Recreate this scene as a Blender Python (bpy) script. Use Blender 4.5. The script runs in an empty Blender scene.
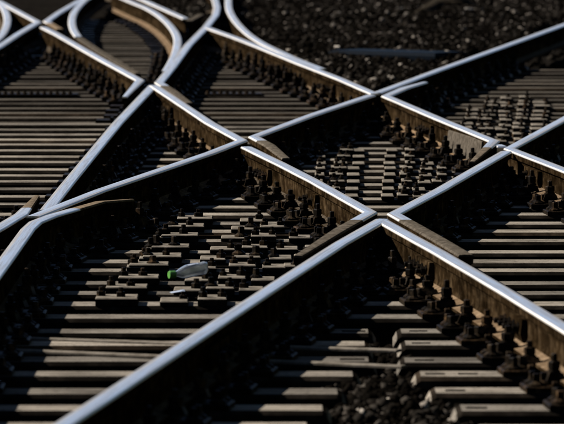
import bpy, math, random
import numpy as np
random.seed(7); rng = np.random.default_rng(7)
S = bpy.context.scene
COL = S.collection

# ------------------------------------------------------------------ camera, sky, sun, exposure
FPX, HZ, RT, CH = 6090.0, -185.0, 0.19, 1.95      # focal length in 564-wide pixels, horizon row, rail top, eye height
PITCH = math.atan((212 - HZ) / FPX)
cam = bpy.data.cameras.new('camera'); camo = bpy.data.objects.new('camera', cam); COL.objects.link(camo)
camo.location = (0, 0, CH); camo.rotation_euler = (math.pi / 2 - PITCH, 0, 0)
cam.sensor_width = 36; cam.lens = FPX / 564 * 36; cam.clip_end = 5000
cam.dof.use_dof = True; cam.dof.focus_distance = 28.5; cam.dof.aperture_fstop = 10
S.camera = camo
SUN_AZ, SUN_EL = math.radians(72), math.radians(35.5)   # azimuth left of the view
w = bpy.data.worlds.new('World'); S.world = w; w.use_nodes = True
wn = w.node_tree.nodes; sky = wn.new('ShaderNodeTexSky'); sky.sky_type = 'NISHITA'; sky.sun_disc = False
sky.sun_elevation = SUN_EL; sky.sun_rotation = -SUN_AZ; sky.air_density = 0.42; sky.dust_density = 0.05
w.node_tree.links.new(sky.outputs[0], wn['Background'].inputs[0]); wn['Background'].inputs[1].default_value = 0.05
sl = bpy.data.lights.new('sun', 'SUN'); slo = bpy.data.objects.new('sun', sl); COL.objects.link(slo)
sl.energy = 5.0; sl.angle = math.radians(0.5); sl.color = (1.0, 0.92, 0.81)
slo.rotation_euler = (math.pi / 2 - SUN_EL, 0, SUN_AZ + math.pi)
import mathutils
ts = mathutils.Vector((-math.cos(SUN_EL) * math.sin(SUN_AZ), math.cos(SUN_EL) * math.cos(SUN_AZ), math.sin(SUN_EL)))
slo.rotation_euler = (-ts).to_track_quat('-Z', 'Y').to_euler(); slo.location = ts * 50
S.view_settings.view_transform = 'Standard'; S.view_settings.look = 'None'
S.view_settings.gamma = 1; S.view_settings.use_curve_mapping = False
S.view_settings.exposure = 1.65

# ------------------------------------------------------------------ helpers
def un(px, py, z=RT):
    """a measured point of the photograph -> the point of the plane at height z"""
    dx = (px - 282) / FPX; dy = (212 - py) / FPX
    c, s = math.cos(PITCH), math.sin(PITCH)
    d = (dx, c + dy * s, -s + dy * c); t = (z - CH) / d[2]
    return (d[0] * t, d[1] * t)
def proj(x, y, z):
    c, s = math.cos(PITCH), math.sin(PITCH); v = z - CH
    D = y * c - v * s; U = y * s + v * c
    return 282 + FPX * x / D, 212 - FPX * U / D
def seen(x, y, z, m=12):
    a, b = proj(x, y, z); return -m < a < 564 + m and -m < b < 424 + m

def mesh(name, V, F, mat=None, smooth=False):
    me = bpy.data.meshes.new(name); me.from_pydata([tuple(v) for v in V], [], [tuple(f) for f in F]); me.update()
    if mat: me.materials.append(mat)
    if smooth: me.polygons.foreach_set('use_smooth', [True] * len(me.polygons))
    return me
def npmesh(name, V, F, mat):
    me = bpy.data.meshes.new(name); n, k = F.shape
    me.vertices.add(len(V)); me.vertices.foreach_set('co', V.astype(np.float32).ravel())
    me.loops.add(n * k); me.loops.foreach_set('vertex_index', F.astype(np.int32).ravel())
    me.polygons.add(n); me.polygons.foreach_set('loop_start', np.arange(0, n * k, k, dtype=np.int32))
    me.update(calc_edges=True); me.validate(); me.materials.append(mat); return me
def link(name, me, parent=None, loc=(0, 0, 0), rz=0.0):
    o = bpy.data.objects.new(name, me); COL.objects.link(o); o.location = loc; o.rotation_euler = (0, 0, rz)
    if parent: o.parent = parent
    return o
def tag(o, label=None, cat=None, group=None, kind=None):
    if label: o['label'] = label
    if cat: o['category'] = cat
    if group: o['group'] = group
    if kind: o['kind'] = kind
    return o

class MB:
    def __init__(s): s.V = []; s.F = []
    def add(s, V, F):
        b = len(s.V); s.V += [tuple(v) for v in V]; s.F += [tuple(i + b for i in f) for f in F]
    def prism(s, base, top):          # two rings of equal length
        n = len(base)
        s.add(list(base) + list(top), [tuple(range(n - 1, -1, -1)), tuple(range(n, 2 * n))] +
              [(i, (i + 1) % n, n + (i + 1) % n, n + i) for i in range(n)])
    def box(s, x0, x1, y0, y1, z0, z1, c=0.0):   # box with chamfered top
        r0 = [(x0, y0, z0), (x1, y0, z0), (x1, y1, z0), (x0, y1, z0)]
        r1 = [(x, y, z1 - c) for x, y, _ in r0]
        if c == 0: s.prism(r0, r1); return
        r2 = [(x0 + c, y0 + c, z1), (x1 - c, y0 + c, z1), (x1 - c, y1 - c, z1), (x0 + c, y1 - c, z1)]
        V = r0 + r1 + r2
        F = [(3, 2, 1, 0), (8, 9, 10, 11)]
        for k in (0, 4):
            F += [(k + i, k + (i + 1) % 4, k + 4 + (i + 1) % 4, k + 4 + i) for i in range(4)]
        s.add(V, F)
    def lathe(s, prof, n, cx=0, cy=0, rot=0.0):  # prof [(r,z)] from bottom to top
        V = []; F = []
        for r, z in prof:
            V += [(cx + r * math.cos(rot + 2 * math.pi * i / n), cy + r * math.sin(rot + 2 * math.pi * i / n), z) for i in range(n)]
        for k in range(len(prof) - 1):
            F += [(k * n + i, k * n + (i + 1) % n, (k + 1) * n + (i + 1) % n, (k + 1) * n + i) for i in range(n)]
        F += [tuple(range(n - 1, -1, -1)), tuple(range((len(prof) - 1) * n, len(prof) * n))]
        s.add(V, F)
    def tube(s, pts, r, n=8):
        rings = []
        for i, p in enumerate(pts):
            a = mathutils.Vector(pts[max(i - 1, 0)]); b = mathutils.Vector(pts[min(i + 1, len(pts) - 1)])
            t = (b - a).normalized(); u = t.cross(mathutils.Vector((0.3, 0.2, 0.93)))
            u.normalize(); v = t.cross(u)
            rr = r[i] if isinstance(r, (list, tuple)) else r
            rings.append([tuple(mathutils.Vector(p) + (u * math.cos(2 * math.pi * k / n) + v * math.sin(2 * math.pi * k / n)) * rr) for k in range(n)])
        V = [q for rg in rings for q in rg]; F = []
        for k in range(len(rings) - 1):
            F += [(k * n + i, k * n + (i + 1) % n, (k + 1) * n + (i + 1) % n, (k + 1) * n + i) for i in range(n)]
        F += [tuple(range(n - 1, -1, -1)), tuple(range((len(rings) - 1) * n, len(rings) * n))]
        s.add(V, F)
    def mesh(s, name, mat, smooth=False): return mesh(name, s.V, s.F, mat, smooth)

# ------------------------------------------------------------------ materials
def newmat(name):
    m = bpy.data.materials.new(name); m.use_nodes = True
    nt = m.node_tree; b = nt.nodes['Principled BSDF']
    return m, nt, b
def coords(nt, scale=(1, 1, 1), rnd=True, kind='Object'):
    tc = nt.nodes.new('ShaderNodeTexCoord'); mp = nt.nodes.new('ShaderNodeMapping'); mp.inputs['Scale'].default_value = scale
    nt.links.new(tc.outputs[kind], mp.inputs['Vector'])
    if rnd:
        oi = nt.nodes.new('ShaderNodeObjectInfo'); mu = nt.nodes.new('ShaderNodeMath'); mu.operation = 'MULTIPLY'; mu.inputs[1].default_value = 57.0
        cb = nt.nodes.new('ShaderNodeCombineXYZ')
        nt.links.new(oi.outputs['Random'], mu.inputs[0])
        for i in range(3): nt.links.new(mu.outputs[0], cb.inputs[i])
        nt.links.new(cb.outputs[0], mp.inputs['Location'])
    return mp.outputs[0]
def noise(nt, vec, scale, detail=6, rough=0.6, dist=0.0):
    n = nt.nodes.new('ShaderNodeTexNoise'); n.inputs['Scale'].default_value = scale; n.inputs['Detail'].default_value = detail
    n.inputs['Roughness'].default_value = rough; n.inputs['Distortion'].default_value = dist
    nt.links.new(vec, n.inputs['Vector']); return n.outputs['Fac']
def ramp(nt, fac, stops):
    r = nt.nodes.new('ShaderNodeValToRGB'); el = r.color_ramp.elements
    while len(el) < len(stops): el.new(0.5)
    for e, (p, c) in zip(el, stops): e.position = p; e.color = (*c, 1) if len(c) == 3 else c
    nt.links.new(fac, r.inputs['Fac']); return r.outputs['Color']
def mix(nt, fac, a, b, mode='MIX'):
    m = nt.nodes.new('ShaderNodeMix'); m.data_type = 'RGBA'; m.blend_type = mode
    for sck, v in ((m.inputs[0], fac), (m.inputs[6], a), (m.inputs[7], b)):
        if hasattr(v, 'is_linked'): nt.links.new(v, sck)
        else: sck.default_value = v if isinstance(v, float) else (*v, 1)
    return m.outputs[2]
def bump(nt, b, h, strength, dist):
    n = nt.nodes.new('ShaderNodeBump'); n.inputs['Strength'].default_value = strength; n.inputs['Distance'].default_value = dist
    nt.links.new(h, n.inputs['Height']); nt.links.new(n.outputs[0], b.inputs['Normal'])

def mat_polished(name, c0, c1, r0, r1):
    m, nt, b = newmat(name)
    st = noise(nt, coords(nt, (420, 0.9, 1), False, 'UV'), 1.0, 4, 0.65)     # scratches along the running direction
    bl = noise(nt, coords(nt, (45, 1.1, 1), False, 'UV'), 1.0, 6, 0.7)       # blotches
    f = mix(nt, 0.5, st, bl)
    col = ramp(nt, f, [(0.38, tuple(x * .38 for x in c0)), (0.46, c0), (0.54, c1)])
    sx_ = nt.nodes.new('ShaderNodeSeparateXYZ'); nt.links.new(coords(nt, (1, 1, 1), False, 'UV'), sx_.inputs[0])
    wob = nt.nodes.new('ShaderNodeMath'); wob.operation = 'MULTIPLY_ADD'; wob.inputs[1].default_value = 0.016; wob.inputs[2].default_value = -0.014
    nt.links.new(bl, wob.inputs[0])
    ad = nt.nodes.new('ShaderNodeMath'); ad.operation = 'ADD'; nt.links.new(sx_.outputs[0], ad.inputs[0]); nt.links.new(wob.outputs[0], ad.inputs[1])
    ab = nt.nodes.new('ShaderNodeMath'); ab.operation = 'ABSOLUTE'; nt.links.new(ad.outputs[0], ab.inputs[0])
    mr = nt.nodes.new('ShaderNodeMapRange'); mr.inputs[1].default_value = 0.0185; mr.inputs[2].default_value = 0.0240; nt.links.new(ab.outputs[0], mr.inputs[0])
    col = mix(nt, mr.outputs[0], col, (0.40, 0.375, 0.34))                    # unpolished edge beside the wheel band
    nt.links.new(col, b.inputs['Base Color'])
    rr = nt.nodes.new('ShaderNodeMapRange'); rr.inputs[1].default_value = 0.35; rr.inputs[2].default_value = 0.65
    rr.inputs[3].default_value = r1; rr.inputs[4].default_value = r0
    nt.links.new(f, rr.inputs[0])
    rm = nt.nodes.new('ShaderNodeMath'); rm.operation = 'MULTIPLY_ADD'; rm.inputs[1].default_value = 0.16
    nt.links.new(mr.outputs[0], rm.inputs[0]); nt.links.new(rr.outputs[0], rm.inputs[2]); nt.links.new(rm.outputs[0], b.inputs['Roughness'])
    b.inputs['Metallic'].default_value = 1.0
    bump(nt, b, f, 0.10, 0.0008)
    return m
def mat_rust(name, dark, mid, light, metal=0.0, rough=0.75, sc=14.0, spec=0.0, streak=False, tint=True):
    m, nt, b = newmat(name)
    v = coords(nt); n1 = noise(nt, v, sc, 8, 0.65); n2 = noise(nt, v, sc * 0.22, 3)
    c = ramp(nt, n1, [(0.28, dark), (0.5, mid), (0.72, light)])
    c = mix(nt, n2, c, mix(nt, 0.6, c, dark))
    if streak:      # run-off streaks down the web
        sk_ = noise(nt, coords(nt, (7, 2.4, 9)), 1.0, 6, 0.7)
        c = mix(nt, 0.85, c, ramp(nt, sk_, [(0.40, (0.25, 0.25, 0.25)), (0.60, (1.2, 1.2, 1.2))]), 'MULTIPLY')
    elif tint:
        oi = nt.nodes.new('ShaderNodeObjectInfo')
        c = mix(nt, 1.0, c, ramp(nt, oi.outputs['Random'], [(0.0, (0.6, 0.6, 0.6)), (0.75, (1.0, 0.98, 0.95)), (1.0, (1.9, 1.6, 1.3))]), 'MULTIPLY')
    nt.links.new(c, b.inputs['Base Color']); b.inputs['Metallic'].default_value = metal; b.inputs['Roughness'].default_value = rough
    b.inputs['Specular IOR Level'].default_value = spec
    bump(nt, b, n1, 0.5, 0.003)
    return m
M = {}
M['polish'] = mat_polished('polished_steel', (0.66, 0.61, 0.53), (0.99, 0.94, 0.85), 0.22, 0.44)
M['dull'] = mat_rust('unworn_rail_top', (0.016, 0.014, 0.012), (0.068, 0.059, 0.048), (0.15, 0.132, 0.110), 0.0, 0.55, 34)
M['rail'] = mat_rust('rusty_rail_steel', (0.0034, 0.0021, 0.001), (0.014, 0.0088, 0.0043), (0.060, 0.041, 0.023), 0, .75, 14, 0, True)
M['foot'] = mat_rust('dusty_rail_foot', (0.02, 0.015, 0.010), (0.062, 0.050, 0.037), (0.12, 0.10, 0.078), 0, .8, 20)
M['edge'] = mat_polished('worn_head_edge', (0.22, 0.20, 0.175), (0.50, 0.47, 0.42), 0.3, 0.5)
M['fasten'] = mat_rust('oily_fastening_steel', (0.002, 0.0017, 0.0014), (0.006, 0.0046, 0.0033), (0.045, 0.031, 0.018), 0.0, 0.5, 30, 0.012)
M['plate'] = mat_rust('worn_plate_steel', (0.04, 0.035, 0.028), (0.115, 0.102, 0.086), (0.19, 0.170, 0.145), 0.0, 0.6, 18, 0, False, False)
M['flank'] = mat_rust('oily_plate_edge', (0.004, 0.0035, 0.003), (0.014, 0.011, 0.008), (0.05, 0.038, 0.026), 0.0, 0.5, 24)  # vertical plate sides, darker than the plate tops

def mat_sleeper(name='weathered_sleeper', k=1.0):
    m, nt, b = newmat(name)
    g = noise(nt, coords(nt, (2.2, 26, 26)), 1.0, 7, 0.65, 0.4); bl = noise(nt, coords(nt, (1, 1, 1)), 3.1, 5)
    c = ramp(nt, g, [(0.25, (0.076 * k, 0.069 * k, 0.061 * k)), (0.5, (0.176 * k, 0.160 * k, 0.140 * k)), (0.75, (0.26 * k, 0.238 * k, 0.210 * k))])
    st = ramp(nt, bl, [(0.36, (0.2, 0.2, 0.2)), (0.54, (1, 1, 1))])
    c = mix(nt, 0.5, c, st, 'MULTIPLY')
    cr = noise(nt, coords(nt, (3.0, 70, 70)), 1.0, 3, 0.5, 1.2)
    c = mix(nt, 0.8, c, ramp(nt, cr, [(0.36, (0.12, 0.11, 0.10)), (0.43, (1, 1, 1))]), 'MULTIPLY')
    sp = noise(nt, coords(nt, (1, 1, 1)), 55, 3, 0.7)
    c = mix(nt, 0.7, c, ramp(nt, sp, [(0.34, (0.2, 0.19, 0.18)), (0.46, (1, 1, 1))]), 'MULTIPLY')
    oi = nt.nodes.new('ShaderNodeObjectInfo')
    c = mix(nt, 1.0, c, ramp(nt, oi.outputs['Random'], [(0.0, (0.5, 0.5, 0.5)), (0.25, (0.85, 0.84, 0.82)), (1.0, (1.12, 1.09, 1.04))]), 'MULTIPLY')
    nt.links.new(c, b.inputs['Base Color']); b.inputs['Roughness'].default_value = 0.7; b.inputs['Specular IOR Level'].default_value = 0.0
    bump(nt, b, g, 0.5, 0.004); return m
M['sleeper'] = mat_sleeper('weathered_sleeper', 0.82); M['sleeper_sooty'] = mat_sleeper('sooty_sleeper', 0.34)  # far sleepers: dirt and the vignette falloff both put into the second colour
M['tar'] = mat_rust('tarred_flank', (0.004, 0.0035, 0.003), (0.010, 0.0085, 0.007), (0.03, 0.025, 0.02), 0.0, 0.7, 9)  # near-black sleeper sides: their shade is put into the colour
def mat_stone(name='dirty_ballast_stone', k=1.0):
    m, nt, b = newmat(name)
    ge = nt.nodes.new('ShaderNodeNewGeometry')
    c = ramp(nt, ge.outputs['Random Per Island'], [(0.0, (0.0015, 0.0013, 0.0011)), (0.6, (0.0024 * k, 0.002 * k, 0.0016 * k)), (0.86, (0.010 * k, 0.0088 * k, 0.0075 * k)), (0.965, (0.02 * k, 0.0175 * k, 0.015 * k)), (1.0, (0.12 * k, 0.108 * k, 0.094 * k))])
    n = noise(nt, coords(nt, rnd=False), 45, 5)
    c = mix(nt, 0.6, c, ramp(nt, n, [(0.3, (0.4, 0.4, 0.4)), (0.7, (1.2, 1.2, 1.2))]), 'MULTIPLY')
    nt.links.new(c, b.inputs['Base Color']); b.inputs['Roughness'].default_value = 0.85; b.inputs['Specular IOR Level'].default_value = 0.0; bump(nt, b, n, 0.6, 0.004); return m
M['stone'] = mat_stone(); M['stone_near'] = mat_stone('loose_ballast_stone', 1.8)
def mat_ground(name, a, c_, d):
    m, nt, b = newmat(name)
    v = coords(nt, rnd=False); n = noise(nt, v, 18, 8, 0.7); n2 = noise(nt, v, 1.3, 4)
    c = mix(nt, n2, ramp(nt, n, [(0.3, a), (0.55, c_), (0.8, d)]), a)
    nt.links.new(c, b.inputs['Base Color']); b.inputs['Roughness'].default_value = 0.9; b.inputs['Specular IOR Level'].default_value = 0.0; bump(nt, b, n, 0.8, 0.02); return m
M['ground'] = mat_ground('oily_dark_ground', (0.003, 0.0027, 0.0024), (0.008, 0.007, 0.006), (0.02, 0.017, 0.014))
M['sand'] = mat_ground('pale_sandy_grit', (0.008, 0.0066, 0.005), (0.022, 0.0185, 0.014), (0.05, 0.042, 0.032))
def plain(name, col, rough, metal=0.0, trans=0.0):
    m, nt, b = newmat(name); n = noise(nt, coords(nt), 40, 4)
    nt.links.new(ramp(nt, n, [(0.3, tuple(x * 0.75 for x in col)), (0.7, col)]), b.inputs['Base Color'])
    b.inputs['Roughness'].default_value = rough; b.inputs['Metallic'].default_value = metal; b.inputs['Transmission Weight'].default_value = trans
    bump(nt, b, n, 0.15, 0.002); return m
M['slot'] = plain('dirt_in_slot', (0.012, 0.011, 0.010), 0.9)
M['duct'] = plain('dark_sheet_metal', (0.0035, 0.0058, 0.0095), 0.6, 0.0)
M['duct'].node_tree.nodes['Principled BSDF'].inputs['Specular IOR Level'].default_value = 0.01
M['cap'] = plain('green_plastic', (0.04, 0.15, 0.018), 0.45)
M['bottle'] = plain('clear_plastic', (0.80, 0.86, 0.92), 0.10, 0.0, 0.93)
M['paper'] = plain('white_film', (0.20, 0.23, 0.29), 0.4)
M['pale'] = plain('pale_stone', (0.28, 0.25, 0.21), 0.8)

# ------------------------------------------------------------------ rails: traced lines (photo pixels on the rail-top plane)
TR = {
 'A_near': [(10, 458), (62, 424), (180, 346.8), (274.8, 284.7), (340, 242.6), (382, 218.6)],
 'D_near': [(382.8, 219.9), (440, 251.5), (505.7, 290), (564, 325.8), (620, 360.5)],
 'A_inner': [(466, 254), (440, 238.5), (418, 226), (394, 212.6), (440, 188.5), (506, 150.6)],
 'D_inner': [(246.5, 146), (280, 162.2), (313, 179), (370.5, 211), (340, 228), (298, 247.4)],
 'D_mid': [(154, 84.6), (210, 121.7), (242, 139.2), (210, 151.7), (100, 189), (33, 215.3)],
 'C_inner': [(371, 94), (310, 114.4), (254, 135.4), (270, 144), (286, 153.3)],
 'E_inner': [(425, 79.5), (404, 87), (386, 94.8), (440, 117.7), (494, 139.6), (472, 156.5)],
 'E_out': [(640, 77), (564, 117.5), (509.5, 147), (540, 158.8), (564, 168), (640, 199)],
 'C_out': [(376.5, 91.5), (440, 68), (564, 23.4), (650, -7)],
 'E_left': [(208, 26.6), (235.5, 36.3), (258.5, 45.2), (300, 62), (340, 77.3), (375, 92.4)],
 'J': [(229, -12), (228.5, 0), (229.5, 9), (235.5, 19.5), (246, 30.5), (258.5, 39.5), (273, 47), (300, 59), (322, 67.5)],
 'B_low': [(-170, 492), (-40, 318), (7, 255), (28, 226), (35, 219.7), (51, 213.2), (100, 196.7), (131.5, 187.6)],
 'C_low': [(-120, 291), (-50, 252), (0, 224), (21, 211.5), (37, 187)],
 'B_mid': [(46, 207.5), (68, 180), (117, 121), (152.5, 83.8)],
 'D_far': [(43.5, 25.7), (57, 32.4), (100, 56.7), (140, 78.2), (124.5, 93.3)],
 'B_far': [(189, 98.5), (173, 89), (159, 80.4), (171, 66), (188.5, 42.5), (206, 25), (215.5, 13), (217, 6), (215, -2), (206, -14)],
 'K': [(112, -8), (133.5, 1.2), (147.7, 7), (162, 16), (172.5, 26.6), (177.5, 37), (176, 49.6), (171, 61), (166, 69)],
 'F': [(105, -18), (146, -0.5), (186, 17)],
 'F_check': [(188.5, 19), (200.5, 12.5)],
 'G_D': [(-30, -16), (7, 3.5), (38, 20), (17.7, 32), (0, 43.7), (-40, 66)],
 'G_up': [(60, 27), (46.5, 19), (58.5, 10.6), (76, 0.5), (104, -14)],
 'H': [(97, -10), (84, -1), (75, 9), (72, 18), (73.5, 27), (78.5, 34.6)],
 'H2': [(79.5, 35.4), (95.5, 46), (118.5, 59.4), (138, 68)],
 'I': [(-12, -8), (2, 4), (6.5, 12), (7.3, 20), (4, 29), (-4, 38), (-25, 52)],
}
PATH = {k: [un(*p) for p in v] for k, v in TR.items()}
# head profile (half widths are real rail sizes, metres; z measured down from the rail top)
HW = 0.0315
CAP = [(-HW - 0.0004, -0.0105), (-HW - 0.0002, -0.0070), (-0.0268, -0.0016), (-0.012, -0.0003), (0.012, -0.0003), (0.0268, -0.0016), (HW + 0.0002, -0.0070), (HW + 0.0004, -0.0105)]
BODY = [(-HW, -0.0095), (HW, -0.0095), (HW - 0.002, -0.037), (0.012, -0.049), (0.0085, -0.065), (0.0085, -0.118), (0.014, -0.134), (0.035, -0.143), (0.069, -0.150), (0.070, -0.160),
        (-0.070, -0.160), (-0.069, -0.150), (-0.035, -0.143), (-0.014, -0.134), (-0.0085, -0.118), (-0.0085, -0.065), (-0.012, -0.049), (-HW + 0.002, -0.037)]
def smooth_path(P):
    # extra points for gentle curves (Catmull-Rom where the turn is small), corners of wing rails stay crisp
    return [np.array(p, float) for p in P]
def catmull(P, n=5):
    P = [np.array(p, float) for p in P]; out = []
    for i in range(len(P) - 1):
        p0 = P[max(i - 1, 0)]; p1 = P[i]; p2 = P[i + 1]; p3 = P[min(i + 2, len(P) - 1)]
        for k in range(n):
            t = k / n
            out.append(0.5 * ((2 * p1) + (-p0 + p2) * t + (2 * p0 - 5 * p1 + 4 * p2 - p3) * t * t + (-p0 + 3 * p1 - 3 * p2 + p3) * t ** 3))
    return out + [P[-1]]
def sweep(P, prof, z0, mb, drops=None, narrow=None):
    n = len(prof); m = len(P); V = []; F = []; mb.uv = []; run = 0.0
    for i, p in enumerate(P):
        a = P[max(i - 1, 0)]; b = P[min(i + 1, m - 1)]
        t1 = (p - a); t2 = (b - p)
        l1 = np.hypot(*t1); l2 = np.hypot(*t2)
        t1 = t1 / l1 if l1 > 1e-9 else t2 / l2; t2 = t2 / l2 if l2 > 1e-9 else t1
        t = t1 + t2; t /= np.hypot(*t); nrm = np.array((t[1], -t[0])); k = 1 / max(0.5, t @ t1)
        dz = drops[i] if drops else 0; nw = narrow[i] if narrow else 1; run += l1
        for u, v in prof:
            V.append((p[0] + nrm[0] * u * k * nw, p[1] + nrm[1] * u * k * nw, z0 + v - dz)); mb.uv.append((u, run))
    for i in range(m - 1):
        for j in range(n):
            jj = (j + 1) % n; F.append((i * n + j, i * n + jj, (i + 1) * n + jj, (i + 1) * n + j))
    F.append(tuple(range(n - 1, -1, -1))); F.append(tuple((m - 1) * n + j for j in range(n)))
    mb.add(V, F)
EDGES = {}
CURVED = {'J', 'K', 'H', 'I'}
LAB = {
 'A_near': 'long shiny rail crossing the lower left foreground up to the front crossing point',
 'D_near': 'shiny rail running out at the lower right with a row of clamp bolts',
 'A_inner': 'front right rail of the middle diamond, bent into a brown wing at its near end',
 'D_inner': 'front left rail of the middle diamond, brown web facing the bottle',
 'D_mid': 'sharply bent rail whose tip points right at the left corner of the diamond',
 'C_inner': 'rear left rail of the middle diamond, ending in a short bent brown wing',
 'E_inner': 'rear right rail of the middle diamond with a broad brown flank at its right end',
 'E_out': 'sharply bent rail at the right edge whose tip points left',
 'C_out': 'upper right rail along the front of the dark ballast',
 'E_left': 'upper middle rail running down to the rear crossing point beside the ballast',
 'J': 'curved rail at top middle merging into the rail beside the ballast',
 'B_low': 'bent rail at the left edge in front of the pointed crossing nose',
 'C_low': 'short grey-topped wing rail at far left edge over the lit sleepers',
 'B_mid': 'steep shiny rail at left between the two crossing points',
 'D_far': 'upper left rail bent back at its lower end beside the steep rail',
 'B_far': 'steep upper rail bending at the top, brown wing at its lower end',
 'K': 'strongly curved rail at the top arching right and down into the steep rail',
 'F': 'straight rail at the top middle behind the arched curved rail',
 'F_check': 'very short blocky rail piece beside the top crossing',
 'G_D': 'bent rail in the top left corner with its tip pointing right',
 'G_up': 'thin rail at the top left rising away from the far crossing',
 'H': 'curved shiny rail hooking round at the top left',
 'H2': 'brown straight check rail lying beside the upper left rail',
 'I': 'curved rail at the very left edge of the top corner',
}
DULLW = {'A_inner': (0, 3), 'D_inner': (3, 6), 'C_inner': (2, 5), 'E_inner': (4, 6), 'B_low': (5, 8), 'C_low': (3, 5), 'B_far': (0, 2), 'G_up': (0, 1), 'H2': (0, 4), 'F_check': (0, 2)}
RAILOBJ = {}
WINGEND = {'B_low': {-1: (.045, .45), -2: (.012, .8)}, 'D_inner': {-1: (.03, .6)}, 'C_inner': {-1: (.02, .7)}, 'E_inner': {-1: (.02, .45), 0: (.01, .6)}, 'D_far': {-1: (.01, .5)}, 'C_low': {-1: (.03, .4)}, 'B_far': {0: (.015, .8)}, 'H2': {-1: (.02, .7)}}
for zi, (k, P0) in enumerate(PATH.items()):
    zo = RT - 0.0007 * zi
    P = catmull(P0) if k in CURVED else [np.array(p) for p in P0]
    dr, nr = [0.0] * len(P), [1.0] * len(P)
    if k in WINGEND:
        for i_, (d_, n_) in WINGEND[k].items(): dr[i_ % len(P)] = d_; nr[i_ % len(P)] = n_
    mb = MB(); sweep(P, BODY, zo, mb, dr, nr)
    base = P[len(P) // 2]; ox, oy = float(base[0]), float(base[1])
    V = [(x - ox, y - oy, z) for x, y, z in mb.V]
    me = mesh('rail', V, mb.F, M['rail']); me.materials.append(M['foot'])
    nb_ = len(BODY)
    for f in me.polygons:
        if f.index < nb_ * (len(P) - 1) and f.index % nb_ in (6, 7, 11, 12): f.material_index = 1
    ro = link('rail', me, None, (ox, oy, 0)); RAILOBJ[k] = (ro, (ox, oy), zo)
    tag(ro, LAB[k], 'rail', 'rails of the crossing tracks')
    segs = [(0, len(P), 'polish')]
    if k in DULLW and k not in CURVED:
        a, b = DULLW[k]
        # the wing keeps its worn top a short way past the knuckle, then turns dull
        if a == 0 and b >= len(P): segs = [(0, len(P), 'dull')]
        elif a == 0: segs = [(b, len(P), 'polish'), (0, b + 1, 'dull')]
        else: segs = [(0, a + 1, 'polish'), (a, b, 'dull')]
    if len(segs) == 2:                     # split point moved a little into the wing
        (a0, a1, _), (b0, b1, _) = segs
        Q = [p for p in P]
        if a0 == 0: kn, nx = P[a1 - 1], P[a1]
        else: kn, nx = P[a0], P[a0 - 1]
        d = nx - kn; L = np.hypot(*d); cut = kn + d * min(0.5, 0.55 / L)
        parts = [([p for p in P[:a1]] + [cut], 'polish'), ([cut] + [p for p in P[a1:b1]], 'dull')] if a0 == 0 else \
                [([cut] + [p for p in P[a0:a1]], 'polish'), ([p for p in P[:b1 - 1]] + [cut], 'dull')]
    else: parts = [(P, segs[0][2])]
    for Q, mt in parts:
        qd = []; qn = []
        for q_ in Q:
            hit = [i_ for i_, p_ in enumerate(P) if p_ is q_]
            if hit: qd.append(dr[hit[0]]); qn.append(nr[hit[0]])
            else:       # the cut lies between the knuckle and the next point of the wing
                i0 = [i_ for i_, p_ in enumerate(P) if p_ is kn][0]; i1 = [i_ for i_, p_ in enumerate(P) if p_ is nx][0]; tt = np.hypot(*(q_ - kn)) / np.hypot(*(nx - kn))
                qd.append(dr[i0] + (dr[i1] - dr[i0]) * tt); qn.append(nr[i0] + (nr[i1] - nr[i0]) * tt)
        mb = MB(); sweep(Q, CAP, zo - (0.0004 if mt == 'dull' else 0), mb, qd, qn)
        me = mesh('running_surface', [(x - ox, y - oy, z) for x, y, z in mb.V], mb.F, M[mt], False)
        uvl = me.uv_layers.new(name='UVMap'); vi = np.empty(len(me.loops), np.int32); me.loops.foreach_get('vertex_index', vi)
        uvl.data.foreach_set('uv', np.array(mb.uv, np.float32)[vi].ravel())
        me.materials.append(M['edge']); nc_ = len(CAP)
        for f in me.polygons:
            if mt == 'polish' and f.index < nc_ * (len(Q) - 1) and f.index % nc_ in EDGES.get(k, ()): f.material_index = 1
        rs = link('running_surface', me, ro)
        if mt == 'dull': rs['label'] = 'dull unworn top of the wing'

def xat(k, y, seg=None):
    """all x where a rail's centre line meets depth y, with its heading"""
    P = PATH[k]; out = []
    for (x0, y0), (x1, y1) in zip(P[:-1], P[1:]):
        if (y0 - y) * (y1 - y) <= 0 and abs(y1 - y0) > 1e-6:
            t = (y - y0) / (y1 - y0); h = math.atan2((x1 - x0) * (1 if y1 > y0 else -1), abs(y1 - y0)); out.append((x0 + (x1 - x0) * t, h))
    return out

# fishplates with bolts, bond cables
def fishplate(k, y, side, L=0.5, nb=4):
    ro, (ox, oy), zo = RAILOBJ[k]; xs = xat(k, y)
    if not xs: return
    x, h = xs[0] if k != 'A_inner' else xs[-1]
    mb = MB()
    pr = [(0.009, -0.128), (0.030, -0.132), (0.036, -0.105), (0.032, -0.075), (0.030, -0.052), (0.010, -0.052)]
    base = [(side * u, -L / 2, v) for u, v in pr]; top = [(side * u, L / 2, v) for u, v in pr]
    mb.prism(base, top)
    fo = link('fishplate', mb.mesh('fishplate', M['rail']), ro, (x - ox, y - oy, zo), -h)
    b = MB(); b.lathe([(0.024, 0.0), (0.024, 0.006), (0.019, 0.007), (0.019, 0.024), (0.011, 0.025), (0.011, 0.042), (0.008, 0.045)], 6)
    V = [(side * (0.033 + z), yy, xx - 0.09) for xx, yy, z in b.V]
    bm_ = mesh('fishplate_bolt', V, b.F, M['fasten'])
    for i in range(nb): link('bolt', bm_, fo, (0, -L / 2 + L * (i + 0.5) / nb, 0))
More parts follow.
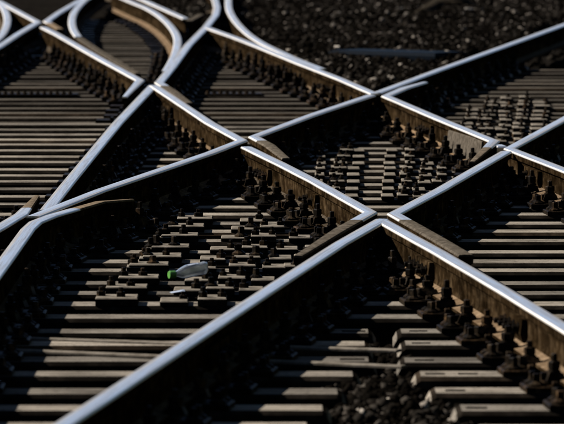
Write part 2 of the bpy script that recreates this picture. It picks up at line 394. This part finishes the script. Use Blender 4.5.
for a in (('D_inner', 29.3, -1, .45, 2), ('D_inner', 31.4, -1, .5, 4), ('E_inner', 35.9, -1, .5, 4), ('D_mid', 38.2, -1, .7, 4), ('E_left', 44.9, -1, .9, 4), ('E_left', 41.5, -1, .8, 4),
          ('D_near', 24.9, -1, .5, 4), ('D_near', 22.1, -1, .5, 4), ('E_out', 31.3, -1, .5, 2), ('D_far', 44.0, -1, .6, 4), ('A_near', 21.0, 1, .6, 4)):
    fishplate(*a)
mb = MB()   # filled web of the cast corner
ya_, yb_ = 33.25, 34.75
(xa_, h_), = xat('E_inner', ya_)[:1]; (xb_, _), = xat('E_inner', yb_)[:1]
o_ = RAILOBJ['E_inner']; zt = o_[2]
mb.prism([(xa_ - .050, ya_, zt - .15), (xa_ - .01, ya_, zt - .15), (xb_ - .01, yb_, zt - .15), (xb_ - .050, yb_, zt - .15)],
         [(xa_ - .040, ya_, zt - .018), (xa_ - .01, ya_, zt - .018), (xb_ - .01, yb_, zt - .018), (xb_ - .038, yb_, zt - .036)])
link('filler_block', mesh('filler_block', [(x - o_[1][0], y - o_[1][1], z) for x, y, z in mb.V], mb.F, M['dull']), o_[0])
# cast web ribs on the flank of the right-hand corner
ro, (ox, oy), zo = RAILOBJ['E_inner']
p0 = un(500, 142.3); mb = MB(); mb.box(-0.03, 0.03, -0.10, 0.10, zo - 0.11, zo - 0.012, 0.008)
link('nose_block', mb.mesh('nose_block', M['polish']), ro, (p0[0] - ox, p0[1] - oy, 0), 0.1)

# ------------------------------------------------------------------ fastenings (shared meshes)
mb = MB()   # clamp bolt: bridge clip, spring washers, nut, thread
mb.add([(-0.034, -0.032, 0.0), (0.040, -0.032, 0.0), (0.040, 0.032, 0.0), (-0.034, 0.032, 0.0), (-0.022, -0.026, 0.030), (0.030, -0.026, 0.024), (0.030, 0.026, 0.024), (-0.022, 0.026, 0.030)],
       [(3, 2, 1, 0), (4, 5, 6, 7), (0, 1, 5, 4), (1, 2, 6, 5), (2, 3, 7, 6), (3, 0, 4, 7)])
mb.lathe([(0.025, 0.026), (0.025, 0.033), (0.020, 0.034), (0.020, 0.040), (0.0225, 0.041), (0.0225, 0.062), (0.018, 0.066), (0.0115, 0.0665), (0.0115, 0.088), (0.009, 0.091)], 6)
CLAMP = mb.mesh('clamp_bolt', M['fasten'])
mb = MB(); mb.lathe([(0.030, 0.0), (0.030, 0.007), (0.024, 0.011), (0.017, 0.016), (0.0155, 0.017)], 10)
mb.lathe([(0.0165, 0.015), (0.0155, 0.040), (0.012, 0.043)], 4, rot=0.6)
SCREW = mb.mesh('screw', M['fasten'])
mb = MB(); mb.lathe([(0.021, 0.0), (0.021, 0.020), (0.017, 0.024), (0.011, 0.0245), (0.011, 0.040), (0.009, 0.042)], 6)
STUD = mb.mesh('stud', M['fasten'])
mb = MB(); mb.box(-0.19, 0.19, -0.085, 0.085, 0, 0.020, 0.004)
mb.box(-0.098, -0.078, -0.08, 0.08, 0.0195, 0.036, 0.003); mb.box(0.078, 0.098, -0.08, 0.08, 0.0195, 0.036, 0.003)
PLATE = mb.mesh('base_plate', M['fasten'])

# ------------------------------------------------------------------ sleepers
SP = 0.605; Y0 = 20.0; WID = 0.225; SH = 0.15
def sleeper_mesh(L, slots, mt='sleeper'):
    """trough-topped sleeper from x=0 to L: chamfered long edges, dropped ends, real slots in the top"""
    mb = MB(); h = WID / 2; c = 0.014; e = 0.03
    xs = [e, L - e]
    # long sides and chamfers, ends
    ring = lambda x, dz: [(x, -h - 0.012, -SH), (x, -h, -c - dz), (x, -h + c, -dz), (x, h - c, -dz), (x, h, -c - dz), (x, h + 0.012, -SH)]
    R = [ring(0.0, 0.035), ring(e * 0.45, 0.010), ring(e, 0.0), ring(L - e, 0.0), ring(L - e * 0.45, 0.010), ring(L, 0.035)]
    V = [v for r in R for v in r]; F = []
    for i in range(5):
        for j in range(5):
            if i == 2 and j == 2: continue
            F.append((i * 6 + j, i * 6 + j + 1, (i + 1) * 6 + j + 1, (i + 1) * 6 + j))
        F.append((i * 6 + 5, i * 6, (i + 1) * 6, (i + 1) * 6 + 5))
    F.append((0, 5, 4, 3, 2, 1)); F.append(tuple(30 + j for j in range(6)))
    mb.add(V, F)
    y0, y1 = -h + c, h - c; x = e
    def quad(a, b, c_, d): mb.add([a, b, c_, d], [(0, 1, 2, 3)])
    for (s0, s1) in sorted(slots):
        if s0 < x + 0.005 or s1 > L - e - 0.005: continue
        quad((x, y0, 0), (s0, y0, 0), (s0, y1, 0), (x, y1, 0))
        a, b = -0.03, 0.03
        quad((s0, y0, 0), (s1, y0, 0), (s1, a, 0), (s0, a, 0)); quad((s0, b, 0), (s1, b, 0), (s1, y1, 0), (s0, y1, 0))
        d = -0.06
        quad((s0, a, 0), (s1, a, 0), (s1, a, d), (s0, a, d)); quad((s1, b, 0), (s0, b, 0), (s0, b, d), (s1, b, d))
        quad((s0, b, 0), (s0, a, 0), (s0, a, d), (s0, b, d)); quad((s1, a, 0), (s1, b, 0), (s1, b, d), (s1, a, d))
        quad((s0, a, d), (s1, a, d), (s1, b, d), (s0, b, d)); x = s1
    quad((x, y0, 0), (L - e, y0, 0), (L - e, y1, 0), (x, y1, 0))
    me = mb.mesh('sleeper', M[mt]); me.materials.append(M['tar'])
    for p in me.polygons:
        if abs(p.normal.y) > 0.9 or p.normal.z < -0.5: p.material_index = 1  # side and bottom faces take the painted shade colour
    return me
ORD = ['first', 'second', 'third', 'fourth', 'fifth', 'sixth', 'seventh', 'eighth', 'ninth', 'tenth', 'eleventh', 'twelfth', 'thirteenth', 'fourteenth', 'fifteenth', 'sixteenth',
       'seventeenth', 'eighteenth', 'nineteenth', 'twentieth', 'twenty-first', 'twenty-second', 'twenty-third', 'twenty-fourth', 'twenty-fifth', 'twenty-sixth', 'twenty-seventh', 'twenty-eighth', 'twenty-ninth', 'thirtieth', 'thirty-first', 'thirty-second', 'thirty-third', 'thirty-fourth']
SLEEPERS = []    # (object, x0, x1, y)
cnt = {}
def sleeper(x0, x1, y, zone, text, slots=()):
    x0 += random.uniform(-.012, .012); x1 += random.uniform(-.012, .012); yy = y + random.uniform(-.015, .015)
    dz = random.uniform(-.006, .004); rz = random.uniform(-.005, .005)
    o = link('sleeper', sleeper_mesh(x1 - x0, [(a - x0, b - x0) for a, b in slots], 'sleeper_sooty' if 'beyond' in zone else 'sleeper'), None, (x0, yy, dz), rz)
    o.scale = (1, random.uniform(.92, 1.1), 1)
    i = cnt.get(zone, 0); cnt[zone] = i + 1
    tag(o, text % ORD[i], 'sleeper', 'sleepers ' + zone)
    SLEEPERS.append((o, x0, x1, yy, dz)); return o
def lerp(y, tab):
    for (a, va), (b, vb) in zip(tab[:-1], tab[1:]):
        if y <= b: return va + (vb - va) * (max(y, a) - a) / (b - a)
    return tab[-1][1]
def lx(k, y, d):
    P = PATH[k]; (xa, ya), (xb, yb) = P[d[0]], P[d[1]]
    return xa + (xb - xa) * (y - ya) / (yb - ya)
kk = -3
while True:
    y = Y0 + SP * kk; kk += 1
    if y > 58: break
    half = y * 282 / FPX + 0.25
    if y < 23.4:
        e = lerp(y, [(17, -.05), (19.8, .145), (21.2, .28), (21.9, .335), (23.5, .352)]); s = lerp(y, [(17, .78), (20.1, .545), (20.7, .49), (21.5, .42), (23.5, .43)])
        sl_l = [(e - .12, e - .03)] if y > 19.5 else [(e - .16, e - .05)]
        sleeper(-half - .3, e, y, 'in the foreground left of the gap', 'grey-brown sleeper ending at the foreground ballast gap, left side, %s from the bottom edge', sl_l)
        sleeper(s, half + .3, y, 'in the foreground right of the gap', 'grey-brown sleeper right of the foreground ballast gap, %s from the bottom edge', [(s + .055, s + .125)] + ([(s + .17, s + .24)] if kk % 3 == 0 else []))
    elif y < 30.2:
        sleeper(-half - .3, half + .3, y, 'around the front crossing', 'long sleeper running under the front crossing point, %s counted away from the camera', [])
    elif y < 38.5:
        yl = y + .28
        sleeper(-half - .3, lx('B_mid', yl, (0, 3)) - .17, yl, 'left of the steep rail', 'lit sleeper ending left of the steep rail, %s from its near crossing nose', [])
        sleeper(lx('B_mid', y, (0, 3)) - .14, half + .3, y, 'under the middle diamond', 'sleeper running under the middle diamond, %s counted from its front tip', [])
    else:
        xe = xat('E_left', y); xe = xe[0][0] if xe else lx('F', y, (0, 2))
        sleeper(-half - .3, xe + .28, y, 'beyond the diamond on the left', 'far sleeper in the upper left, left of the ballast, %s beyond the diamond', [])
        xc = lx('C_out', y, (0, 2))
        if y < 47: sleeper(xc - .25, half + .3, y, 'beyond the diamond on the right', 'far sleeper at the right edge below the upper right rail, %s beyond the diamond', [])

# plates, clamps and screws wherever a rail crosses a sleeper
LEFTSIDE = {'D_near', 'D_inner', 'D_mid', 'E_inner', 'E_out', 'E_left', 'D_far', 'F', 'J', 'H2', 'G_D'}
seats = {}
for k in PATH:
    for (o, x0, x1, y, dz) in SLEEPERS:
        for (x, h) in xat(k, y):
            if not (x0 + .1 < x < x1 + .12): continue
            side = -1 if h < 0 else 1
            if not seen(x + side * .15, y, .05, 20): continue
            near = [q for q in seats.get(o.name, []) if abs(q - x) < .24]
            z = dz + .0005
            if not near:
                seats.setdefault(o.name, []).append(x)
                p = link('base_plate', PLATE, o, (x - x0, 0, z - dz), -h)
            else:
                p = link('base_plate', PLATE, o, (x - x0 + side * .02, 0.006, z - dz - .0035), -h); 
            if y < 49:
                c = link('clamp_bolt', CLAMP, p, (side * .085, random.uniform(-.01, .01), .0365), 0 if side < 0 else math.pi); c.scale = (random.uniform(.9, 1.1), 1, random.uniform(.85, 1.2)); c.rotation_euler.z += random.uniform(-.3, .3); c.rotation_euler.x = random.uniform(-.06, .06)
                link('screw', SCREW, p, (side * .150, -.045, .0195), random.random()); link('screw', SCREW, p, (side * .150, .05, .0195), random.random())
                if side < 0 and y < 40:
                    s2 = link('screw', SCREW, p, (side * .118, .0, .0195), random.random())

# ------------------------------------------------------------------ rows of bare plates with studs (between the rails)
def plate_mesh(wd, ht):
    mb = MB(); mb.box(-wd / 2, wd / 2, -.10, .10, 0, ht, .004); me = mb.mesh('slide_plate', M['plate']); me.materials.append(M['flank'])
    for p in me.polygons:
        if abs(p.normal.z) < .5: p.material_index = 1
    return me
def column(top, bot, wpx0, wpx1, ht, zones, studs, zz=.03):
    (xa, ya), (xb, yb) = un(*top, z=zz), un(*bot, z=zz)
    w_ = (wpx0 / FPX * ya + wpx1 / FPX * yb) / 2
    me = plate_mesh(w_, ht)
    for (o, x0, x1, y, dz) in SLEEPERS:
        if o['group'] not in ['sleepers ' + z for z in zones] or not (yb - .3 < y < ya + .3): continue
        x = xa + (xb - xa) * (y - ya) / (yb - ya) + random.uniform(-.012, .012)
        if not x0 < x < x1: continue
        if any(abs(q - x) < .2 + w_ / 2 - .04 for q in seats.get(o.name, [])): continue
        p = link('slide_plate', me, o, (x - x0, random.uniform(-.008, .008), .0008))
        for s in studs:
            st = link('stud' if abs(s) < 2 else 'screw', STUD if random.random() < .6 else SCREW, p, (s * (w_ / 2 - .02), random.uniform(-.03, .03), ht), random.random())
            q_ = random.uniform(.8, 1.1) * (1 if y < 31 else .8); st.scale = (q_, q_, q_ * random.uniform(.8, 1.1))
FR, DI, RI = 'around the front crossing', 'under the middle diamond', 'beyond the diamond on the right'
FL = 'in the foreground left of the gap'
column((196, 218), (117, 296), 40, 37, .030, [FR, FL], (-1, .25))
column((247, 220), (176, 296), 22, 30, .018, [FR, FL], (1,))
column((275, 222), (214, 296), 22, 32, .028, [FR, FL], (-1, 1))
column((300, 232), (255, 282), 20, 26, .020, [FR], (-1,))
column((164, 231), (140, 262), 16, 18, .022, [FR], (-1,))
column((318, 240), (290, 268), 16, 18, .024, [FR], (1,))
column((345, 147), (334, 190), 13.5, 14, .026, [DI, FR], (-1.15, 1.1))
column((360, 147), (350.5, 190), 12, 13, .020, [DI, FR], ())
column((392, 149), (386, 196), 11.5, 12, .021, [DI, FR], ())
column((411, 149), (402, 196), 10, 11, .026, [DI, FR], (1.15,))
column((431, 149), (420, 190), 12, 13, .018, [DI, FR], (-1,))
column((322, 152), (318, 176), 9, 10, .022, [DI, FR], (-1,))
column((447, 152), (437, 182), 9, 10, .024, [DI, FR], (1,))
column((490, 100), (482, 137), 14, 15, .022, [DI, RI], (-1, 1))
column((507, 95), (501, 139), 11, 12, .016, [DI, RI], (1,))
column((523, 97), (518, 139), 11, 12, .026, [DI, RI], (1.1,))
column((541, 99), (537, 132), 16, 17, .018, [DI, RI], (1,))
column((474, 106), (466, 126), 12, 12, .026, [DI, RI], (-1,))

# ------------------------------------------------------------------ ground and ballast
def hfun(x, y):
    def lin(k, a, b): (xa, ya), (xb, yb) = PATH[k][a], PATH[k][b]; return xa + (xb - xa) * (y - ya) / (yb - ya)
    e = lin('E_left', 0, 5); c = lin('C_out', 0, 2)
    inside = np.clip(np.minimum(x - (e + .28), (c - .30) - x) / .12, 0, 1) * (y > 39.5)
    gap = np.clip(1 - np.abs(x - lerp_np(y, [17, 20, 22, 23.5], [.4, .35, .385, .39])) / .28, 0, 1) * (y < 23.4)
    bed = -.085 + .012 * np.sin(x * 9 + y * 3) + .01 * np.sin(y * 7.3 - x * 5)
    mound = .015 + .035 * np.sin(y * .9 + x * 1.7) * np.sin(x * 2.3 - y * .31) + .03 * np.sin(y * 2.1 + 1.0)
    return bed * (1 - inside) * 1 + mound * inside + gap * .035 * np.clip((22.2 - y) / 1.2, -.6, 1)
def lerp_np(y, a, b): return np.interp(y, a, b)
gx = np.linspace(-5, 6, 140); gy = np.linspace(13, 66, 620)
X, Y = np.meshgrid(gx, gy); Z = hfun(X, Y)
Z += rng.normal(0, .006, Z.shape)
Vg = np.stack([X, Y, Z], -1).reshape(-1, 3); nx, ny = len(gx), len(gy)
idx = np.arange(nx * ny).reshape(ny, nx)
Fg = np.stack([idx[:-1, :-1], idx[:-1, 1:], idx[1:, 1:], idx[1:, :-1]], -1).reshape(-1, 4)
tag(link('ground', npmesh('ground', Vg, Fg, M['ground'])), kind='structure')
big = MB()
big.add([(-3000, -3000, -.16), (3000, -3000, -.16), (3000, 3000, -.16), (-3000, 3000, -.16)], [(0, 1, 2, 3)])
tag(link('terrain', big.mesh('terrain', M['ground'])), kind='structure')

# added grassy banks, never in view, that block sky light and deepen the shade
M['bank'] = mat_ground('added_bank_grass', (0.012, 0.018, 0.007), (0.025, 0.035, 0.012), (0.05, 0.06, 0.025))
foot = [(7.5, 48), (6.2, 40), (5.6, 25), (5.4, 10), (5.2, -2), (3.5, -9), (-2, -12), (-10, -13), (-22, -12)]
crest = [(13, 50), (13, 42), (12.5, 26), (12.5, 10), (12.5, -6), (8, -18), (-2, -22), (-12, -23), (-24, -22)]
V = []; F = []; NS = 9
for (ax_, ay_), (bx_, by_) in zip(foot, crest):
    for j in range(NS):
        u = j / (NS - 1); V.append((ax_ + (bx_ - ax_) * u + random.uniform(-.15, .15), ay_ + (by_ - ay_) * u, -.14 + 15 * u ** 1.1 + random.uniform(-.2, .2) * (u > 0)))
for i in range(len(foot) - 1):
    for j in range(NS - 1): F.append((i * NS + j, i * NS + j + 1, (i + 1) * NS + j + 1, (i + 1) * NS + j))
tag(link('hill', mesh('hill', V, F, M['bank'], True)), kind='structure')
V = []; F = []; ys_ = [-13, -4, 6, 16, 26, 36, 44, 50]  # left bank, also added out of view to cut sky light
for i, yy in enumerate(ys_):
    for j in range(NS):
        u = j / (NS - 1); V.append((-5.8 - 6.5 * u + random.uniform(-.15, .15) - (1.5 if i == len(ys_) - 1 else 0), yy, -.14 + 5.2 * u + random.uniform(-.15, .15) * (u > 0)))
for i in range(len(ys_) - 1):
    for j in range(NS - 1): F.append((i * NS + j, (i + 1) * NS + j, (i + 1) * NS + j + 1, i * NS + j + 1))
tag(link('hill', mesh('hill', V, F, M['bank'], True)), kind='structure')

ICO = np.array([(-1, -1, -1), (1, -1, -1), (1, 1, -1), (-1, 1, -1), (-1, -1, 1), (1, -1, 1), (1, 1, 1), (-1, 1, 1)]) * .68
ICF = np.array([(0, 3, 2), (0, 2, 1), (4, 5, 6), (4, 6, 7), (0, 1, 5), (0, 5, 4), (1, 2, 6), (1, 6, 5), (2, 3, 7), (2, 7, 6), (3, 0, 4), (3, 4, 7)])
def stones(name, pts, size, label, mt='stone', var=(.6, 1.35)):
    n = len(pts)
    q = rng.normal(size=(n, 4)); q /= np.linalg.norm(q, axis=1)[:, None]; a, b, c, d = q.T
    R = np.stack([1 - 2 * (c * c + d * d), 2 * (b * c - a * d), 2 * (b * d + a * c), 2 * (b * c + a * d), 1 - 2 * (b * b + d * d), 2 * (c * d - a * b), 2 * (b * d - a * c), 2 * (c * d + a * b), 1 - 2 * (b * b + c * c)], -1).reshape(n, 3, 3)
    P = (ICO[None] + rng.uniform(-.32, .32, (n, 8, 3))) * rng.uniform(.55, 1.15, (n, 1, 3))
    P = np.einsum('nij,nkj->nki', R, P) * (size * rng.uniform(*var, (n, 1, 1))) + pts[:, None, :]
    F = (ICF[None] + 8 * np.arange(n)[:, None, None]).reshape(-1, 3)
    return tag(link(name, npmesh(name, P.reshape(-1, 3), F, M[mt])), label, 'ballast', kind='stuff')
def scatter(n, x0, x1, y0, y1, keep, lift):
    x = rng.uniform(x0, x1, n); y = rng.uniform(y0, y1, n); k = keep(x, y); x, y = x[k], y[k]
    return np.stack([x, y, hfun(x, y) + rng.uniform(0, lift, len(x))], -1)
def vfar(x, y):
    (xa, ya), (xb, yb) = PATH['E_left'][0], PATH['E_left'][5]; e = xa + (xb - xa) * (y - ya) / (yb - ya)
    (xa, ya), (xb, yb) = PATH['C_out'][0], PATH['C_out'][2]; c = xa + (xb - xa) * (y - ya) / (yb - ya)
    return (x > e + .2) & (x < c - .2) & (y > 39.5) & (np.abs(x) < y * .052)
stones('ballast', scatter(150000, -1.8, 3.4, 39.5, 64, vfar, .03), .026, 'dark stone ballast heaped between the upper rails')
stones('ballast', scatter(14000, -.35, 1.2, 17, 23.2, lambda x, y: np.abs(x - np.interp(y, [17, 20, 22, 23.5], [.4, .35, .385, .39])) < np.interp(y, [17, 20, 21.5, 23], [.5, .34, .14, .06]), .03), .019, 'loose dark ballast stones in the gap between the foreground sleepers', 'stone_near', (.35, 1.5))
stones('ballast', scatter(13000, -3.2, 3.2, 17, 60, lambda x, y: (np.abs(x) < y * .05 + .1) & ~vfar(x, y), .015), .03, 'dark ballast sunk between the sleepers')

# ------------------------------------------------------------------ long bars, hollow sleeper strip, duct, debris
def bar(p0, p1, wd, z, th, name, label, mat):
    (xa, ya), (xb, yb) = un(*p0, z=z), un(*p1, z=z); L = math.hypot(xb - xa, yb - ya)
    mb = MB(); mb.box(0, L, -wd / 2, wd / 2, -th, 0, min(.004, th / 3))
    return tag(link(name, mb.mesh(name, mat), None, (xa, ya, z), math.atan2(yb - ya, xb - xa)), label, 'bar', 'long flat bars across the foreground')
bar((14, 337), (399, 349.5), .06, .010, .010, 'flat_bar', 'rear one of two thin pale bars lying across the foreground sleepers', M['plate'])
bar((2, 348.5), (404, 365.5), .05, .010, .010, 'flat_bar', 'front one of two thin pale bars lying across the foreground sleepers', M['plate'])
# dotted strip (row of small blocks on a dark rail) behind the lit sleepers
for (p0, p1, lab) in (((-10, 91.5), (78, 91.5), 'dark strip of small studs across the sleepers at the left'), ((205, 91), (262, 91), 'dark strip of small studs across the sleepers left of the ballast')):
    (xa, ya), (xb, yb) = un(*p0, z=.03), un(*p1, z=.03); mb = MB(); mb.box(0, xb - xa, -.12, .12, 0, .012, .004)
    o = tag(link('studded_strip', mb.mesh('studded_strip', M['fasten']), None, (xa, ya, .004)), lab, 'strip', 'studded strips')
    n = int((xb - xa) / .045)
    for i in range(n): link('stud', STUD, o, (.02 + i * .045, -.05, .012)).scale = (.7, .7, .45)
(xa, ya), (xb, yb) = un(343, 50.5, z=.095), un(451, 53.5, z=.095)
mb = MB(); mb.box(0, math.hypot(xb - xa, yb - ya), -.22, .22, -.2, 0, .012)
do = tag(link('cable_duct', mb.mesh('cable_duct', M['duct']), None, (xa, ya, .095), math.atan2(yb - ya, xb - xa)), 'long dark flat-topped duct lying on the ballast at the top right', 'duct')
mb = MB(); mb.box(.02, math.hypot(xb - xa, yb - ya) - .02, -.19, .19, 0.001, .010, .004); link('lid', mb.mesh('lid', M['duct']), do)
def rock(px, py, sx, sy, sz, label, mat='pale'):
    x, y = un(px, py, z=.06)
    q = ICO * np.array([sx, sy, sz]) * (1 + rng.uniform(-.2, .2, (8, 1)))
    tag(link('stone', mesh('stone', q, ICF, M[mat]), None, (x, y, .05)), label, 'stone', 'pale stones on the ballast')
rock(469, 10, .07, .05, .05, 'pale rounded stone on the ballast near the top right')
rock(403, 8.5, .085, .05, .028, 'pale elongated stone on the ballast near the top')
rock(337, 49, .028, .03, .05, 'small pale stone beside the end of the dark duct')
rock(280, 74, .03, .03, .03, 'small pale stone by the web of the upper middle rail')
# sandy patches: low mounds
def patch(pts, hz, name):
    P = [un(*p, z=.06) for p in pts]; n = len(P); cx = sum(p[0] for p in P) / n; cy = sum(p[1] for p in P) / n
    V = [(x, y, .0) for x, y in P] + [(cx + (x - cx) * .6, cy + (y - cy) * .6, hz + random.uniform(-.01, .01)) for x, y in P] + [(cx, cy, hz + .01)]
    F = [(i, (i + 1) % n, n + (i + 1) % n, n + i) for i in range(n)] + [(n + i, n + (i + 1) % n, 2 * n) for i in range(n)]
    tag(link(name, mesh(name, V, F, M['sand'], True)), kind='structure')
patch([(398, 22), (410, 13), (424, 5), (436, -3), (478, -6), (482, 3), (462, 4), (440, 7), (428, 15), (412, 20)], .10, 'sand_mound')

# ------------------------------------------------------------------ crushed plastic bottle
bx, by = un(171.5, 276, z=.045); ex, ey = un(203, 272, z=.045)
ang = math.atan2(ey - by, ex - bx)
ang = math.radians(24)
L = .19; BS = .84
prof = [(0.0, .0125), (.02, .013), (.032, .017), (.05, .026), (.075, .031), (.12, .032), (.15, .031), (.175, .032), (.187, .028), (.19, .012)]
n = 20; V = []; F = []
for x, r in prof:
    for i in range(n):
        a = 2 * math.pi * i / n; rr = r * (1 - (.26 * max(0, math.cos(a * 2 + .5)) * math.sin(math.pi * min(1, x / L)) if x > .04 else 0)) * (1 + random.uniform(-.13, .13) * (x > .05))
        V.append((x, rr * math.cos(a), rr * math.sin(a) + .16 * x))
for k in range(len(prof) - 1): F += [(k * n + i, k * n + (i + 1) % n, (k + 1) * n + (i + 1) % n, (k + 1) * n + i) for i in range(n)]
F += [tuple(range(n - 1, -1, -1)), tuple((len(prof) - 1) * n + i for i in range(n))]
me = mesh('plastic_bottle', V, F, M['bottle'], True)
bo = tag(link('plastic_bottle', me, None, (bx, by, .05), ang), 'crushed clear plastic bottle with green cap lying on the plates', 'bottle'); bo.scale = (BS, BS, BS)
sm_ = bo.modifiers.new('shell', 'SOLIDIFY'); sm_.thickness = .0011; sm_.offset = -1
mb = MB(); mb.lathe([(.0185, 0), (.0200, .002), (.0200, .030), (.018, .034)], 18)
link('cap', mesh('cap', [(.020 - z, x, y) for x, y, z in mb.V], [tuple(reversed(f)) for f in mb.F], M['cap']), bo)
V = []; F = []
for j, x in enumerate((.085, .10, .12, .14)):
    for i in range(9):
        a = math.radians(30 + 85 * i / 8); V.append((x, .0335 * math.cos(a), .0335 * math.sin(a) + .16 * x))
for j in range(3): F += [(j * 9 + i, j * 9 + i + 1, j * 9 + 10 + i, j * 9 + 9 + i) for i in range(8)]
link('top_film', mesh('top_film', V, F, M['paper'], True), bo)  # pale strip along the top edge of the bottle
V = [(0, 0, 0), (.03, -.012, .006), (.055, .0, .003), (.05, .035, .012), (.02, .04, .008), (-.01, .024, .002)]
sx, sy = un(172, 288, z=.03)
V2 = [(x, y, z + .0015) for x, y, z in V]
scr = MB(); scr.prism(V, V2)
tag(link('plastic_scrap', scr.mesh('plastic_scrap', M['paper']), None, (sx, sy, .008)), 'small pale crumpled plastic scrap just in front of the bottle', 'litter')
